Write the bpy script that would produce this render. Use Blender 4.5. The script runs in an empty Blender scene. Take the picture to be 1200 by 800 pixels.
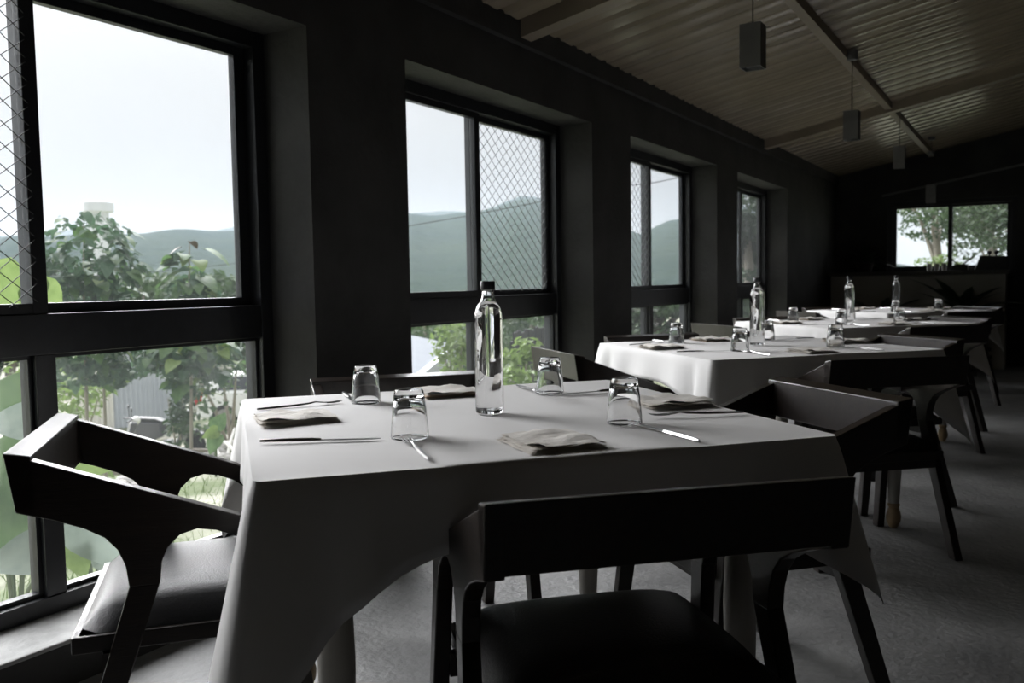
import bpy, math, random
import numpy as np
from mathutils import Vector, Matrix

random.seed(7)
S = bpy.context.scene
C = S.collection
PI = math.pi

# ------------------------------------------------------------------ camera
CAM_Z, YAW, PITCH, ROLL, FPX = 1.052, .53192, -.0659, -.01616, 1047.3
_f = Vector((-math.sin(YAW)*math.cos(PITCH), math.cos(YAW)*math.cos(PITCH), math.sin(PITCH)))
_r = Vector((math.cos(YAW), math.sin(YAW), 0)); _u = _r.cross(_f)
CR = math.cos(ROLL)*_r + math.sin(ROLL)*_u
CU = -math.sin(ROLL)*_r + math.cos(ROLL)*_u
cam = bpy.data.objects.new('camera', bpy.data.cameras.new('camera')); C.objects.link(cam)
cam.matrix_world = Matrix(((CR.x, CU.x, -_f.x, 0), (CR.y, CU.y, -_f.y, 0), (CR.z, CU.z, -_f.z, CAM_Z), (0, 0, 0, 1)))
cam.data.sensor_width = 36; cam.data.lens = FPX*36/1200
cam.data.clip_start = .02; cam.data.clip_end = 5000
cam.data.dof.use_dof = True; cam.data.dof.focus_distance = 2.0; cam.data.dof.aperture_fstop = 6.3
S.camera = cam
def at(px, py, dist):
    """world point on the sight line of a photo pixel, at a horizontal distance from the camera"""
    d = CR*((px-600)/FPX) - CU*((py-400)/FPX) + _f
    return Vector((0, 0, CAM_Z)) + d*(dist/math.hypot(d.x, d.y))

# ------------------------------------------------------------------ world: overcast sky, brighter towards the hidden sun
W = bpy.data.worlds.new('overcast_sky'); S.world = W; W.use_nodes = True
wn, wl = W.node_tree.nodes, W.node_tree.links
wn.clear()
tc = wn.new('ShaderNodeTexCoord')
nrm = wn.new('ShaderNodeVectorMath'); nrm.operation = 'NORMALIZE'; wl.new(tc.outputs['Generated'], nrm.inputs[0])
sep = wn.new('ShaderNodeSeparateXYZ'); wl.new(nrm.outputs[0], sep.inputs[0])
ramp = wn.new('ShaderNodeValToRGB'); wl.new(sep.outputs['Z'], ramp.inputs[0])
cr = ramp.color_ramp
cr.elements[0].position = 0.0; cr.elements[0].color = (.252, .258, .264, 1)
cr.elements[1].position = 1.0; cr.elements[1].color = (1.0, 1.0, 1.0, 1)
e = cr.elements.new(.10); e.color = (.295, .300, .306, 1)
e = cr.elements.new(.22); e.color = (.383, .388, .391, 1)
e = cr.elements.new(.45); e.color = (.66, .67, .68, 1)
dot = wn.new('ShaderNodeVectorMath'); dot.operation = 'DOT_PRODUCT'; wl.new(nrm.outputs[0], dot.inputs[0])
dot.inputs[1].default_value = Vector((-.86, .12, .50)).normalized()
mr = wn.new('ShaderNodeMapRange'); mr.interpolation_type = 'SMOOTHSTEP'
mr.inputs['From Min'].default_value = .1; mr.inputs['From Max'].default_value = 1.0
mr.inputs['To Min'].default_value = 1.0; mr.inputs['To Max'].default_value = 1.3
wl.new(dot.outputs['Value'], mr.inputs['Value'])
cl = wn.new('ShaderNodeTexNoise'); cl.inputs['Scale'].default_value = 3.0; cl.inputs['Detail'].default_value = 3
wl.new(nrm.outputs[0], cl.inputs['Vector'])
clm = wn.new('ShaderNodeMapRange'); clm.inputs['To Min'].default_value = .9; clm.inputs['To Max'].default_value = 1.1
wl.new(cl.outputs['Fac'], clm.inputs['Value'])
mul = wn.new('ShaderNodeMath'); mul.operation = 'MULTIPLY'; wl.new(mr.outputs[0], mul.inputs[0]); wl.new(clm.outputs[0], mul.inputs[1])
bg = wn.new('ShaderNodeBackground'); out = wn.new('ShaderNodeOutputWorld')
sm = wn.new('ShaderNodeMath'); sm.operation = 'MULTIPLY'; sm.inputs[1].default_value = 1.85
wl.new(mul.outputs[0], sm.inputs[0]); wl.new(sm.outputs[0], bg.inputs['Strength'])
wl.new(ramp.outputs[0], bg.inputs['Color']); wl.new(bg.outputs[0], out.inputs[0])
W.cycles.sampling_method = 'AUTOMATIC'
# the sun, veiled by cloud: a very wide, soft disc on the window side
sun = bpy.data.objects.new('veiled_sun', bpy.data.lights.new('veiled_sun', 'SUN')); C.objects.link(sun)
sun.data.energy = 13.5; sun.data.angle = math.radians(66); sun.data.color = (.985, .985, 1.0)
sun.rotation_euler = Vector((-.79, .28, .53)).to_track_quat('Z', 'Y').to_euler()

S.view_settings.view_transform = 'Standard'; S.view_settings.look = 'None'
S.view_settings.exposure = 0.0; S.view_settings.gamma = 1.0; S.view_settings.use_curve_mapping = False
try:
    cy = S.cycles
    cy.use_denoising = True; cy.max_bounces = 12; cy.diffuse_bounces = 4; cy.glossy_bounces = 5
    cy.transmission_bounces = 10; cy.transparent_max_bounces = 16; cy.volume_bounces = 0
    cy.sample_clamp_indirect = 6; cy.use_adaptive_sampling = True; cy.adaptive_threshold = .01
except Exception:
    pass

# window openings of the left wall (y ranges) and of the back wall (x range)
GX = -2.45                     # glass plane of the left wall
WIN = [(.63 + 2.3*k, 2.37 + 2.3*k) for k in range(4)]
Z0, Z1 = .13, 1.95
BY = 11.8                      # inner face of the back wall
BW = (-1.60, -.22, 1.09, 1.95)
def portal(loc, rot, sx, sz):
    l = bpy.data.lights.new('window_portal', 'AREA'); l.shape = 'RECTANGLE'; l.size = sx; l.size_y = sz
    l.cycles.is_portal = True
    o = bpy.data.objects.new('window_portal', l); C.objects.link(o); o.location = loc; o.rotation_euler = rot
for a, b in WIN:
    portal((-2.49, (a+b)/2, (Z0+Z1)/2), (0, -PI/2, 0), Z1-Z0, b-a)
portal(((BW[0]+BW[1])/2, BY+.2, (BW[2]+BW[3])/2), (-PI/2, 0, 0), BW[1]-BW[0], BW[3]-BW[2])

# ------------------------------------------------------------------ materials
def mat(name, base, rough=.6, var=None, vscale=6, bump=0, bscale=40, metal=0, spec=.5, coat=0, stretch=None,
        trans=0, ior=1.5, detail=5, bdetail=3, var_mid=(.3, .7), sheen=0, translucent=0):
    m = bpy.data.materials.new(name); m.use_nodes = True
    n, l = m.node_tree.nodes, m.node_tree.links
    p = n['Principled BSDF']
    p.inputs['Base Color'].default_value = (*base, 1); p.inputs['Roughness'].default_value = rough
    p.inputs['Metallic'].default_value = metal; p.inputs['Specular IOR Level'].default_value = spec
    p.inputs['Coat Weight'].default_value = coat; p.inputs['Transmission Weight'].default_value = trans
    p.inputs['IOR'].default_value = ior; p.inputs['Sheen Weight'].default_value = sheen
    t = n.new('ShaderNodeTexCoord'); mp = n.new('ShaderNodeMapping'); l.new(t.outputs['Object'], mp.inputs[0])
    if stretch: mp.inputs['Scale'].default_value = stretch
    if var is not None:
        ns = n.new('ShaderNodeTexNoise'); ns.inputs['Scale'].default_value = vscale; ns.inputs['Detail'].default_value = detail
        l.new(mp.outputs[0], ns.inputs['Vector'])
        r = n.new('ShaderNodeValToRGB'); l.new(ns.outputs['Fac'], r.inputs[0])
        r.color_ramp.elements[0].position = var_mid[0]; r.color_ramp.elements[1].position = var_mid[1]
        r.color_ramp.elements[0].color = (*base, 1); r.color_ramp.elements[1].color = (*var, 1)
        l.new(r.outputs[0], p.inputs['Base Color'])
    if bump:
        nb = n.new('ShaderNodeTexNoise'); nb.inputs['Scale'].default_value = bscale; nb.inputs['Detail'].default_value = bdetail
        l.new(mp.outputs[0], nb.inputs['Vector'])
        b = n.new('ShaderNodeBump'); b.inputs['Strength'].default_value = 1; b.inputs['Distance'].default_value = bump
        l.new(nb.outputs['Fac'], b.inputs['Height']); l.new(b.outputs[0], p.inputs['Normal'])
    if translucent:
        tr = n.new('ShaderNodeBsdfTranslucent'); mx = n.new('ShaderNodeMixShader'); mx.inputs[0].default_value = translucent
        src = p.inputs['Base Color'].links[0].from_socket if p.inputs['Base Color'].links else None
        if src: l.new(src, tr.inputs['Color'])
        else: tr.inputs['Color'].default_value = (*base, 1)
        l.new(p.outputs[0], mx.inputs[1]); l.new(tr.outputs[0], mx.inputs[2])
        l.new(mx.outputs[0], n['Material Output'].inputs['Surface'])
    return m

def glass_mat(name, ior, color=(1, 1, 1), rough=0.0):
    m = bpy.data.materials.new(name); m.use_nodes = True
    n, l = m.node_tree.nodes, m.node_tree.links; n.clear()
    g = n.new('ShaderNodeBsdfGlass'); g.inputs['IOR'].default_value = ior; g.inputs['Roughness'].default_value = rough
    g.inputs['Color'].default_value = (*color, 1)
    o = n.new('ShaderNodeOutputMaterial'); l.new(g.outputs[0], o.inputs[0]); return m

def pane_mat(name, dust):
    m = bpy.data.materials.new(name); m.use_nodes = True
    n, l = m.node_tree.nodes, m.node_tree.links; n.clear()
    t = n.new('ShaderNodeBsdfTransparent'); t.inputs['Color'].default_value = (.965, .97, .975, 1)
    d = n.new('ShaderNodeBsdfTranslucent'); d.inputs['Color'].default_value = (.82, .88, .92, 1)
    tcn = n.new('ShaderNodeTexCoord'); ns = n.new('ShaderNodeTexNoise'); ns.inputs['Scale'].default_value = 2.2; ns.inputs['Detail'].default_value = 5
    l.new(tcn.outputs['Object'], ns.inputs['Vector'])
    r = n.new('ShaderNodeMapRange'); r.inputs['From Min'].default_value = .3; r.inputs['From Max'].default_value = .7
    r.inputs['To Min'].default_value = dust*.6; r.inputs['To Max'].default_value = dust*1.4
    l.new(ns.outputs['Fac'], r.inputs['Value'])
    m1 = n.new('ShaderNodeMixShader'); l.new(r.outputs[0], m1.inputs[0]); l.new(t.outputs[0], m1.inputs[1]); l.new(d.outputs[0], m1.inputs[2])
    g = n.new('ShaderNodeBsdfGlossy'); g.inputs['Roughness'].default_value = .01
    lw = n.new('ShaderNodeLayerWeight'); lw.inputs['Blend'].default_value = .5
    pw = n.new('ShaderNodeMath'); pw.operation = 'POWER'; pw.inputs[1].default_value = 5; l.new(lw.outputs['Facing'], pw.inputs[0])
    fr = n.new('ShaderNodeMapRange'); fr.inputs['To Min'].default_value = .03; fr.inputs['To Max'].default_value = .8; l.new(pw.outputs[0], fr.inputs['Value'])
    m2 = n.new('ShaderNodeMixShader'); l.new(fr.outputs[0], m2.inputs[0]); l.new(m1.outputs[0], m2.inputs[1]); l.new(g.outputs[0], m2.inputs[2])
    o = n.new('ShaderNodeOutputMaterial'); l.new(m2.outputs[0], o.inputs[0]); return m

M = {}
M['plaster'] = mat('charcoal_plaster', (0.023, 0.023, 0.022), .75, (0.048, 0.047, 0.045), 3.5, .004, 30, detail=8)
M['lintel'] = mat('dark_plaster', (.050, .047, .042), .8, (.08, .075, .068), 3, .003, 25)
M['floor'] = mat('concrete_floor', (.12, .12, .12), .62, (.27, .27, .265), 3.2, .006, 38, detail=10, bdetail=8, var_mid=(.25, .75))
M['sill'] = mat('concrete_sill', (0.2, 0.2, 0.195), .7, (0.4, 0.4, 0.39), 7, .006, 30, detail=9)
M['ceiling'] = mat('cream_roof_sheet', (.27, .225, .165), .22, (.34, .285, .21), 2.5, .0012, 14, spec=.5)
M['beam'] = mat('painted_steel_beam', (.24, .20, .15), .45, (.30, .25, .19), 5)
M['alu'] = mat('black_aluminium', (.012, .013, .015), .32, (.02, .021, .024), 20, spec=.5)
M['wire'] = mat('dull_steel_wire', (.06, .062, .065), .6)
M['pane'] = pane_mat('window_glass', .009)
M['wood'] = mat('walnut_wood', (.009, .006, .0045), .35, (.021, .0135, .0095), 9, .0005, 60, stretch=(6, .6, 6), spec=.45, coat=.12)
M['leather'] = mat('black_leather', (.010, .010, .011), .42, (.015, .015, .017), 12, .0008, 260, spec=.3)
M['cloth'] = mat('white_tablecloth', (.755, .745, .735), .85, (.81, .80, .79), 3, .0012, 9, sheen=.1)
M['napkin'] = mat('linen_napkin', (.70, .66, .60), .9, (.80, .77, .72), 18, .003, 55, sheen=.1)
M['stitch'] = mat('napkin_stitch', (.07, .06, .06), .9)
M['napkin_tan'] = mat('tan_linen_fold', (.50, .40, .31), .9, (.60, .50, .40), 18, .002, 60)
M['steel'] = mat('polished_cutlery_steel', (.40, .40, .40), .30, metal=1)
M['glass'] = glass_mat('clear_glass', 1.5, (1, 1, 1))
M['water'] = glass_mat('water', 1.333)
M['cap'] = mat('dark_grey_cap', (.035, .037, .04), .4, (.05, .05, .055), 30)
M['tleg'] = mat('cream_painted_leg', (.42, .40, .36), .5, (.50, .48, .43), 9, .001, 30)
M['foot'] = mat('bare_wood_foot', (.36, .25, .13), .5, (.45, .33, .19), 14)
M['ttop'] = mat('table_board', (.10, .07, .05), .6, (.14, .10, .07), 8)
M['lamp'] = mat('grey_pendant_shell', (.13, .13, .13), .5, (.16, .16, .155), 10)
M['lampin'] = mat('pendant_reflector', (.30, .30, .29), .35)
M['cable'] = mat('black_cable', (.015, .015, .015), .5)
M['counter'] = mat('counter_plaster', (.24, .225, .19), .8, (.30, .285, .25), 3, .003, 20)
M['blackp'] = mat('black_plastic', (.012, .012, .012), .5)
M['ceramic'] = mat('white_ceramic', (.75, .75, .73), .25)
M['darkleaf'] = mat('dark_houseplant_leaf', (.012, .028, .012), .5, (.022, .045, .018), 12)
M['pot'] = mat('dark_pot', (.03, .028, .026), .6, (.05, .045, .04), 9)
# outdoors
M['leaf'] = mat('broad_leaf', (0.05, 0.112, 0.036), .5, (0.105, 0.185, 0.06), 5, translucent=0.42)
M['leafold'] = mat('bluish_leaf', (0.046, 0.095, 0.055), .5, (0.088, 0.152, 0.088), 4, translucent=0.34)
M['leafy'] = mat('yellow_green_leaf', (.13, .20, .055), .5, (.20, .28, .09), 5, translucent=.5)
M['leafbr'] = mat('bright_shrub_leaf', (0.1215, 0.2025, 0.0473), .5, (0.2295, 0.3105, 0.1080), 2.5, translucent=0.4)
M['leafpale'] = mat('pale_grey_leaf', (0.1346, 0.1759, 0.1449), .42, (0.1863, 0.2277, 0.1966), 4, translucent=0.45)
M['leafdk'] = mat('dark_tree_leaf', (0.0203, 0.0473, 0.0189), .55, (0.0506, 0.0945, 0.0338), 1.2, translucent=0.28)
M['leafmid'] = mat('mid_tree_leaf', (0.0405, 0.0776, 0.0338), .55, (0.0878, 0.1418, 0.0574), .8, translucent=0.3)
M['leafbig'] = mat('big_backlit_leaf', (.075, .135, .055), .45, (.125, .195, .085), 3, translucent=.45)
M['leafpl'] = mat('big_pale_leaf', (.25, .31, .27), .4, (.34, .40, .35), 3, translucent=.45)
M['wirelit'] = mat('skylit_mesh_wire', (.62, .63, .63), .5)  # lighter copy of the mesh wire, skylight painted into its colour
M['leafred'] = mat('reddish_leaf', (0.1080, 0.0540, 0.0338), .5, (0.1485, 0.0878, 0.0405), 6)
M['bark'] = mat('grey_bark', (.24, .21, .17), .85, (.36, .33, .28), 12, .01, 25, stretch=(1, 1, .25))
M['stem'] = mat('green_stem', (0.0700, 0.1100, 0.0350), .5)
M['ground'] = mat('garden_ground', (0.09, 0.12, 0.04), .9, (0.38, 0.36, 0.31), .9, .03, 6, detail=9, var_mid=(.40, .62))
M['grass'] = mat('grass_blades', (0.0750, 0.1300, 0.0300), .6, (0.1500, 0.2000, 0.0600), .9, translucent=.3)
M['hill'] = mat('forested_hill', (0.0175, 0.0325, 0.0225), .9, (0.0350, 0.0500, 0.0300), .02, 3.0, .12, detail=8, spec=0)
M['hillfar'] = mat('far_forested_hill', (0.0200, 0.0325, 0.0250), .9, (0.0300, 0.0425, 0.0300), .01, spec=0)
M['shed'] = mat('grey_blue_sheeting', (0.42, 0.45, 0.5), .55, (0.52, 0.55, 0.6), 1.2)
M['shedw'] = mat('cream_sheeting', (0.66, 0.65, 0.6), .6, (0.74, 0.72, 0.68), 1.5)
M['tank'] = mat('white_painted_concrete', (0.7, 0.73, 0.78), .7, (0.76, 0.79, 0.83), .6)
M['carw'] = mat('white_car_paint', (0.8, 0.81, 0.82), .25, coat=.6)
M['carglass'] = mat('tinted_car_glass', (0.0186, 0.0248, 0.0310), .05, spec=.8)
M['tyre'] = mat('tyre_rubber', (0.0124, 0.0124, 0.0124), .8)
M['rim'] = mat('alloy_rim', (0.2790, 0.2790, 0.2852), .3, metal=.8)
M['tail'] = mat('red_tail_lamp', (0.3720, 0.0124, 0.0186), .2)
M['bike'] = mat('grey_scooter_paint', (0.0620, 0.0620, 0.0713), .35, coat=.4)
M['rock'] = mat('garden_rock', (0.24, 0.23, 0.21), .85, (0.42, 0.41, 0.38), 4, .03, 7, detail=8)
M['plank'] = mat('weathered_board', (0.1488, 0.1240, 0.0992), .8, (0.2232, 0.1922, 0.1612), 5)
M['fence'] = mat('dark_fence_board', (0.0217, 0.0217, 0.0236), .7, (0.0372, 0.0372, 0.0384), 6)
M['roofm'] = mat('blue_grey_roof', (0.1240, 0.1426, 0.1736), .4, (0.1612, 0.1798, 0.2108), 3)

# ------------------------------------------------------------------ helpers
class MB:
    """collects geometry, build() links it as one mesh object"""
    def __init__(s): s.v = []; s.f = []; s.mi = []; s.cur = 0
    def add(s, vs, fs):
        k = len(s.v); s.v += [tuple(v) for v in vs]; s.f += [tuple(i+k for i in f) for f in fs]; s.mi += [s.cur]*len(fs); return s
    def box(s, x0, x1, y0, y1, z0, z1):
        v = [(x, y, z) for z in (z0, z1) for y in (y0, y1) for x in (x0, x1)]
        return s.add(v, [(0, 2, 3, 1), (4, 5, 7, 6), (0, 1, 5, 4), (2, 6, 7, 3), (0, 4, 6, 2), (1, 3, 7, 5)])
    def hexa(s, v):
        return s.add(v, [(0, 2, 3, 1), (4, 5, 7, 6), (0, 1, 5, 4), (2, 6, 7, 3), (0, 4, 6, 2), (1, 3, 7, 5)])
    def lathe(s, prof, n=24, c=(0, 0, 0), cap=True):
        vs = []; fs = []
        for r, z in prof:
            for i in range(n):
                a = 2*PI*i/n; vs.append((c[0]+r*math.cos(a), c[1]+r*math.sin(a), c[2]+z))
        for j in range(len(prof)-1):
            for i in range(n):
                k = (i+1) % n; fs.append((j*n+i, j*n+k, (j+1)*n+k, (j+1)*n+i))
        if cap:
            fs.append(tuple(range(n-1, -1, -1))); fs.append(tuple(range((len(prof)-1)*n, len(prof)*n)))
        return s.add(vs, fs)
    def tube(s, pts, rad, n=6, cap=True):
        pts = [Vector(p) for p in pts]; vs = []; fs = []
        if not isinstance(rad, (list, tuple)): rad = [rad]*len(pts)
        ref = None
        for i, p in enumerate(pts):
            d = (pts[min(i+1, len(pts)-1)] - pts[max(i-1, 0)]).normalized()
            if ref is None: ref = Vector((0, 0, 1)) if abs(d.z) < .9 else Vector((1, 0, 0))
            a = d.cross(ref).normalized(); b = a.cross(d); ref = b
            for k in range(n):
                t = 2*PI*k/n; vs.append(p + (a*math.cos(t) + b*math.sin(t))*rad[i])
        for j in range(len(pts)-1):
            for k in range(n):
                q = (k+1) % n; fs.append((j*n+k, j*n+q, (j+1)*n+q, (j+1)*n+k))
        if cap: fs.append(tuple(range(n-1, -1, -1))); fs.append(tuple(range((len(pts)-1)*n, len(pts)*n)))
        return s.add(vs, fs)
    def prism(s, poly, fn0, fn1):
        """extrude a 2-D polygon between two mappings (u,v)->xyz"""
        n = len(poly)
        vs = [fn0(*p) for p in poly] + [fn1(*p) for p in poly]
        fs = [tuple(range(n-1, -1, -1)), tuple(range(n, 2*n))] + [(i, (i+1) % n, n+(i+1) % n, n+i) for i in range(n)]
        return s.add(vs, fs)
    def sphere(s, c, r, n=12, m=8, sc=(1, 1, 1)):
        vs = [(c[0], c[1], c[2]-r*sc[2])]; fs = []
        for j in range(1, m):
            t = -PI/2 + PI*j/m
            for i in range(n):
                a = 2*PI*i/n; vs.append((c[0]+r*sc[0]*math.cos(t)*math.cos(a), c[1]+r*sc[1]*math.cos(t)*math.sin(a), c[2]+r*sc[2]*math.sin(t)))
        vs.append((c[0], c[1], c[2]+r*sc[2])); L = len(vs)-1
        for i in range(n): k = (i+1) % n; fs.append((0, 1+k, 1+i)); fs.append((L, L-n+i, L-n+k))
        for j in range(m-2):
            for i in range(n): k = (i+1) % n; fs.append((1+j*n+i, 1+j*n+k, 1+(j+1)*n+k, 1+(j+1)*n+i))
        return s.add(vs, fs)
    def grid(s, nu, nv, fn, closed=False):
        vs = [fn(i, j) for j in range(nv) for i in range(nu)]; fs = []
        for j in range(nv-1):
            for i in range(nu if closed else nu-1):
                k = (i+1) % nu; fs.append((j*nu+i, j*nu+k, (j+1)*nu+k, (j+1)*nu+i))
        return s.add(vs, fs)
    def mesh(s, name, mats, smooth=.7, fixn=True):
        me = bpy.data.meshes.new(name); me.from_pydata(s.v, [], s.f)
        for m in (mats if isinstance(mats, (list, tuple)) else [mats]): me.materials.append(m)
        if any(s.mi): me.polygons.foreach_set('material_index', s.mi)
        if fixn:
            import bmesh
            b = bmesh.new(); b.from_mesh(me); bmesh.ops.recalc_face_normals(b, faces=b.faces[:]); b.to_mesh(me); b.free()
        if smooth:
            me.polygons.foreach_set('use_smooth', [True]*len(me.polygons)); me.set_sharp_from_angle(angle=smooth)
        me.update(); return me
    def build(s, name, mats, parent=None, smooth=.7, fixn=True, bevel=0):
        o = bpy.data.objects.new(name, s.mesh(name, mats, smooth, fixn)); C.objects.link(o); o.parent = parent
        if bevel:
            b = o.modifiers.new('bevel', 'BEVEL'); b.width = bevel; b.segments = 2; b.limit_method = 'ANGLE'; b.angle_limit = .6
        return o

def tag(o, label, cat=None, group=None, kind=None):
    if label: o['label'] = label
    if cat: o['category'] = cat
    if group: o['group'] = group
    if kind: o['kind'] = kind
    return o
def struct(o, label=None):
    o['kind'] = 'structure'
    if label: o['label'] = label
    return o
def thing(name, label, cat, loc=(0, 0, 0), rz=0, group=None, rot=None):
    o = bpy.data.objects.new(name, None); C.objects.link(o); o.empty_display_size = .1
    o.location = loc; o.rotation_euler = rot if rot else (0, 0, rz)
    return tag(o, label, cat, group)
def copy_tree(o, parent=None):
    c = o.copy(); C.objects.link(c); c.parent = parent
    for ch in list(o.children): copy_tree(ch, c)
    return c
def inst(name, me, parent=None, loc=(0, 0, 0), rot=(0, 0, 0), sc=1):
    o = bpy.data.objects.new(name, me); C.objects.link(o); o.parent = parent; o.location = loc; o.rotation_euler = rot
    o.scale = sc if isinstance(sc, (list, tuple)) else (sc, sc, sc); return o

# ------------------------------------------------------------------ the room
RX, FY = 3.2, -2.6             # right wall, wall behind the camera
CK = .201
def cz(x): return 2.295 + CK*(x+2.2)
struct(MB().box(-2.5, RX, FY-.2, BY+.2, -.12, 0).build('floor', M['floor'], smooth=0))

w = MB()                       # left wall: piers, spandrel under and lintel over the windows
edges = [FY-.2] + [v for ab in WIN for v in ab] + [BY+.2]
for i in range(0, len(edges), 2):
    w.box(-2.5, -2.2, edges[i], edges[i+1], 0, Z1)
w.box(-2.5, -2.2, FY-.2, BY+.2, Z1, 2.42)
w.box(-2.5, -2.2, WIN[0][0], WIN[-1][1], 0, Z0-.014)
struct(w.build('wall_left', M['plaster'], smooth=0))
struct(MB().box(-2.2, -2.165, FY, BY, 2.20, 2.312).build('trim_6', M['plaster'], smooth=0), 'plastered edge strip under the roof sheet')
for k, (a, b) in enumerate(WIN):
    struct(MB().box(-2.5, -2.19, a, b, Z0-.014, Z0).build('trim_%d' % (k+7), M['sill'], smooth=0, bevel=.006), 'rough concrete ledge under the window')
w = MB()
x0, x1, z0, z1 = BW
for q in ((-2.5, x0, 0, 3.6), (x1, RX+.2, 0, 3.6), (x0, x1, 0, z0), (x0, x1, z1, 3.6)):
    w.box(q[0], q[1], BY, BY+.22, q[2], q[3])
struct(w.build('wall_back', M['plaster'], smooth=0))
struct(MB().box(RX, RX+.2, FY, BY, 0, 3.7).build('wall_right', M['plaster'], smooth=0))
struct(MB().box(-2.5, RX+.2, FY-.2, FY, 0, 3.7).build('wall_front', M['plaster'], smooth=0))

# ribbed roof sheet, ribs running down the slope
w = MB(); prof = []
pitch = .19; y = FY-.3
while y < BY+.3:
    prof += [(y, .0), (y+.035, .0), (y+.05, .022), (y+.085, .022), (y+.10, .0), (y+.145, .004)]
    y += pitch
xs = (-2.7, RX+.25)
w.grid(len(prof), 2, lambda i, j: (xs[j], prof[i][0], cz(xs[j])+prof[i][1]))
n0 = len(prof)
w.grid(2, 2, lambda i, j: (xs[j], (FY-.3, BY+.3)[i], cz(xs[j])+.06))
struct(w.build('ceiling', M['ceiling'], smooth=0, fixn=False))
def beam_x(y, hgt, wid, name):
    b = MB(); xa, xb = -2.2, RX
    b.hexa([(xa, y-wid/2, cz(xa)-hgt), (xb, y-wid/2, cz(xb)-hgt), (xa, y+wid/2, cz(xa)-hgt), (xb, y+wid/2, cz(xb)-hgt),
            (xa, y-wid/2, cz(xa)+.01), (xb, y-wid/2, cz(xb)+.01), (xa, y+wid/2, cz(xa)+.01), (xb, y+wid/2, cz(xb)+.01)])
    return struct(b.build(name, M['beam'], smooth=0), 'painted steel rafter under the ribbed roof')
beam_x(3.86, .075, .10, 'trim_1'); beam_x(8.30, .075, .10, 'trim_2'); beam_x(-.6, .075, .10, 'trim_3')
bx = -1.12
struct(MB().box(bx-.028, bx+.028, FY, BY, cz(bx)-.05, cz(bx)+.012).build('trim_4', M['beam'], smooth=0), 'long painted steel purlin running the length of the room')
b = MB()
b.hexa([(-1.66, BY-.03, 2.02), (1.6, BY-.03, 2.02+.176*3.26), (-1.66, BY, 2.02), (1.6, BY, 2.02+.176*3.26),
        (-1.66, BY-.03, 2.045), (1.6, BY-.03, 2.045+.176*3.26), (-1.66, BY, 2.045), (1.6, BY, 2.045+.176*3.26)])
struct(b.build('trim_5', M['lamp'], smooth=0), 'slanting thin strip along the back wall above the window')  # thin grey strip rising roughly with the roof slope

# ------------------------------------------------------------------ windows
def wire_mesh(T, u0, u1, z0, z1, d, p=.076, r=.0010, sl=1.25):
    m = MB()
    def seg(a, b):
        a, b = Vector(a), Vector(b)
        if (b-a).length < .01: return
        dr = (b-a).normalized(); nn = Vector((-dr.y, dr.x))*r
        q = []
        for P in (a, b):
            for e1, e2 in ((nn, -r), (-nn, -r), (nn, r), (-nn, r)):
                w_ = P+e1; q.append(T(w_.x, w_.y, d+e2))
        m.hexa([q[0], q[1], q[4], q[5], q[2], q[3], q[6], q[7]])
    W_, H_ = u1-u0, z1-z0
    for sgn in (1, -1):
        k = -int(H_*sl/p)-1
        while k*p < W_+H_*sl:
            # line u = k*p + sgn-dependent z
            pts = []
            if sgn == 1: f = lambda z: k*p + z*sl
            else: f = lambda z: k*p + (H_-z)*sl
            za, zb = 0, H_
            ua, ub = f(za), f(zb)
            def clip(ua, za, ub, zb):
                t0, t1 = 0, 1
                du = ub-ua
                for lo in ((0, W_),):
                    ta, tb = (lo[0]-ua)/du, (lo[1]-ua)/du
                    if ta > tb: ta, tb = tb, ta
                    t0, t1 = max(t0, ta), min(t1, tb)
                return (t0, t1) if t1 > t0 else None
            c = clip(ua, za, ub, zb)
            if c:
                A = (u0+ua+(ub-ua)*c[0], z0+H_*c[0]); B = (u0+ua+(ub-ua)*c[1], z0+H_*c[1]); seg(A, B)
            k += 1
    return m
def bars(T, rects, d0, d1):
    m = MB()
    for u0, u1, z0, z1 in rects:
        v = [T(u, z, d) for z in (z0, z1) for d in (d0, d1) for u in (u0, u1)]
        m.hexa(v)
    return m
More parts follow.
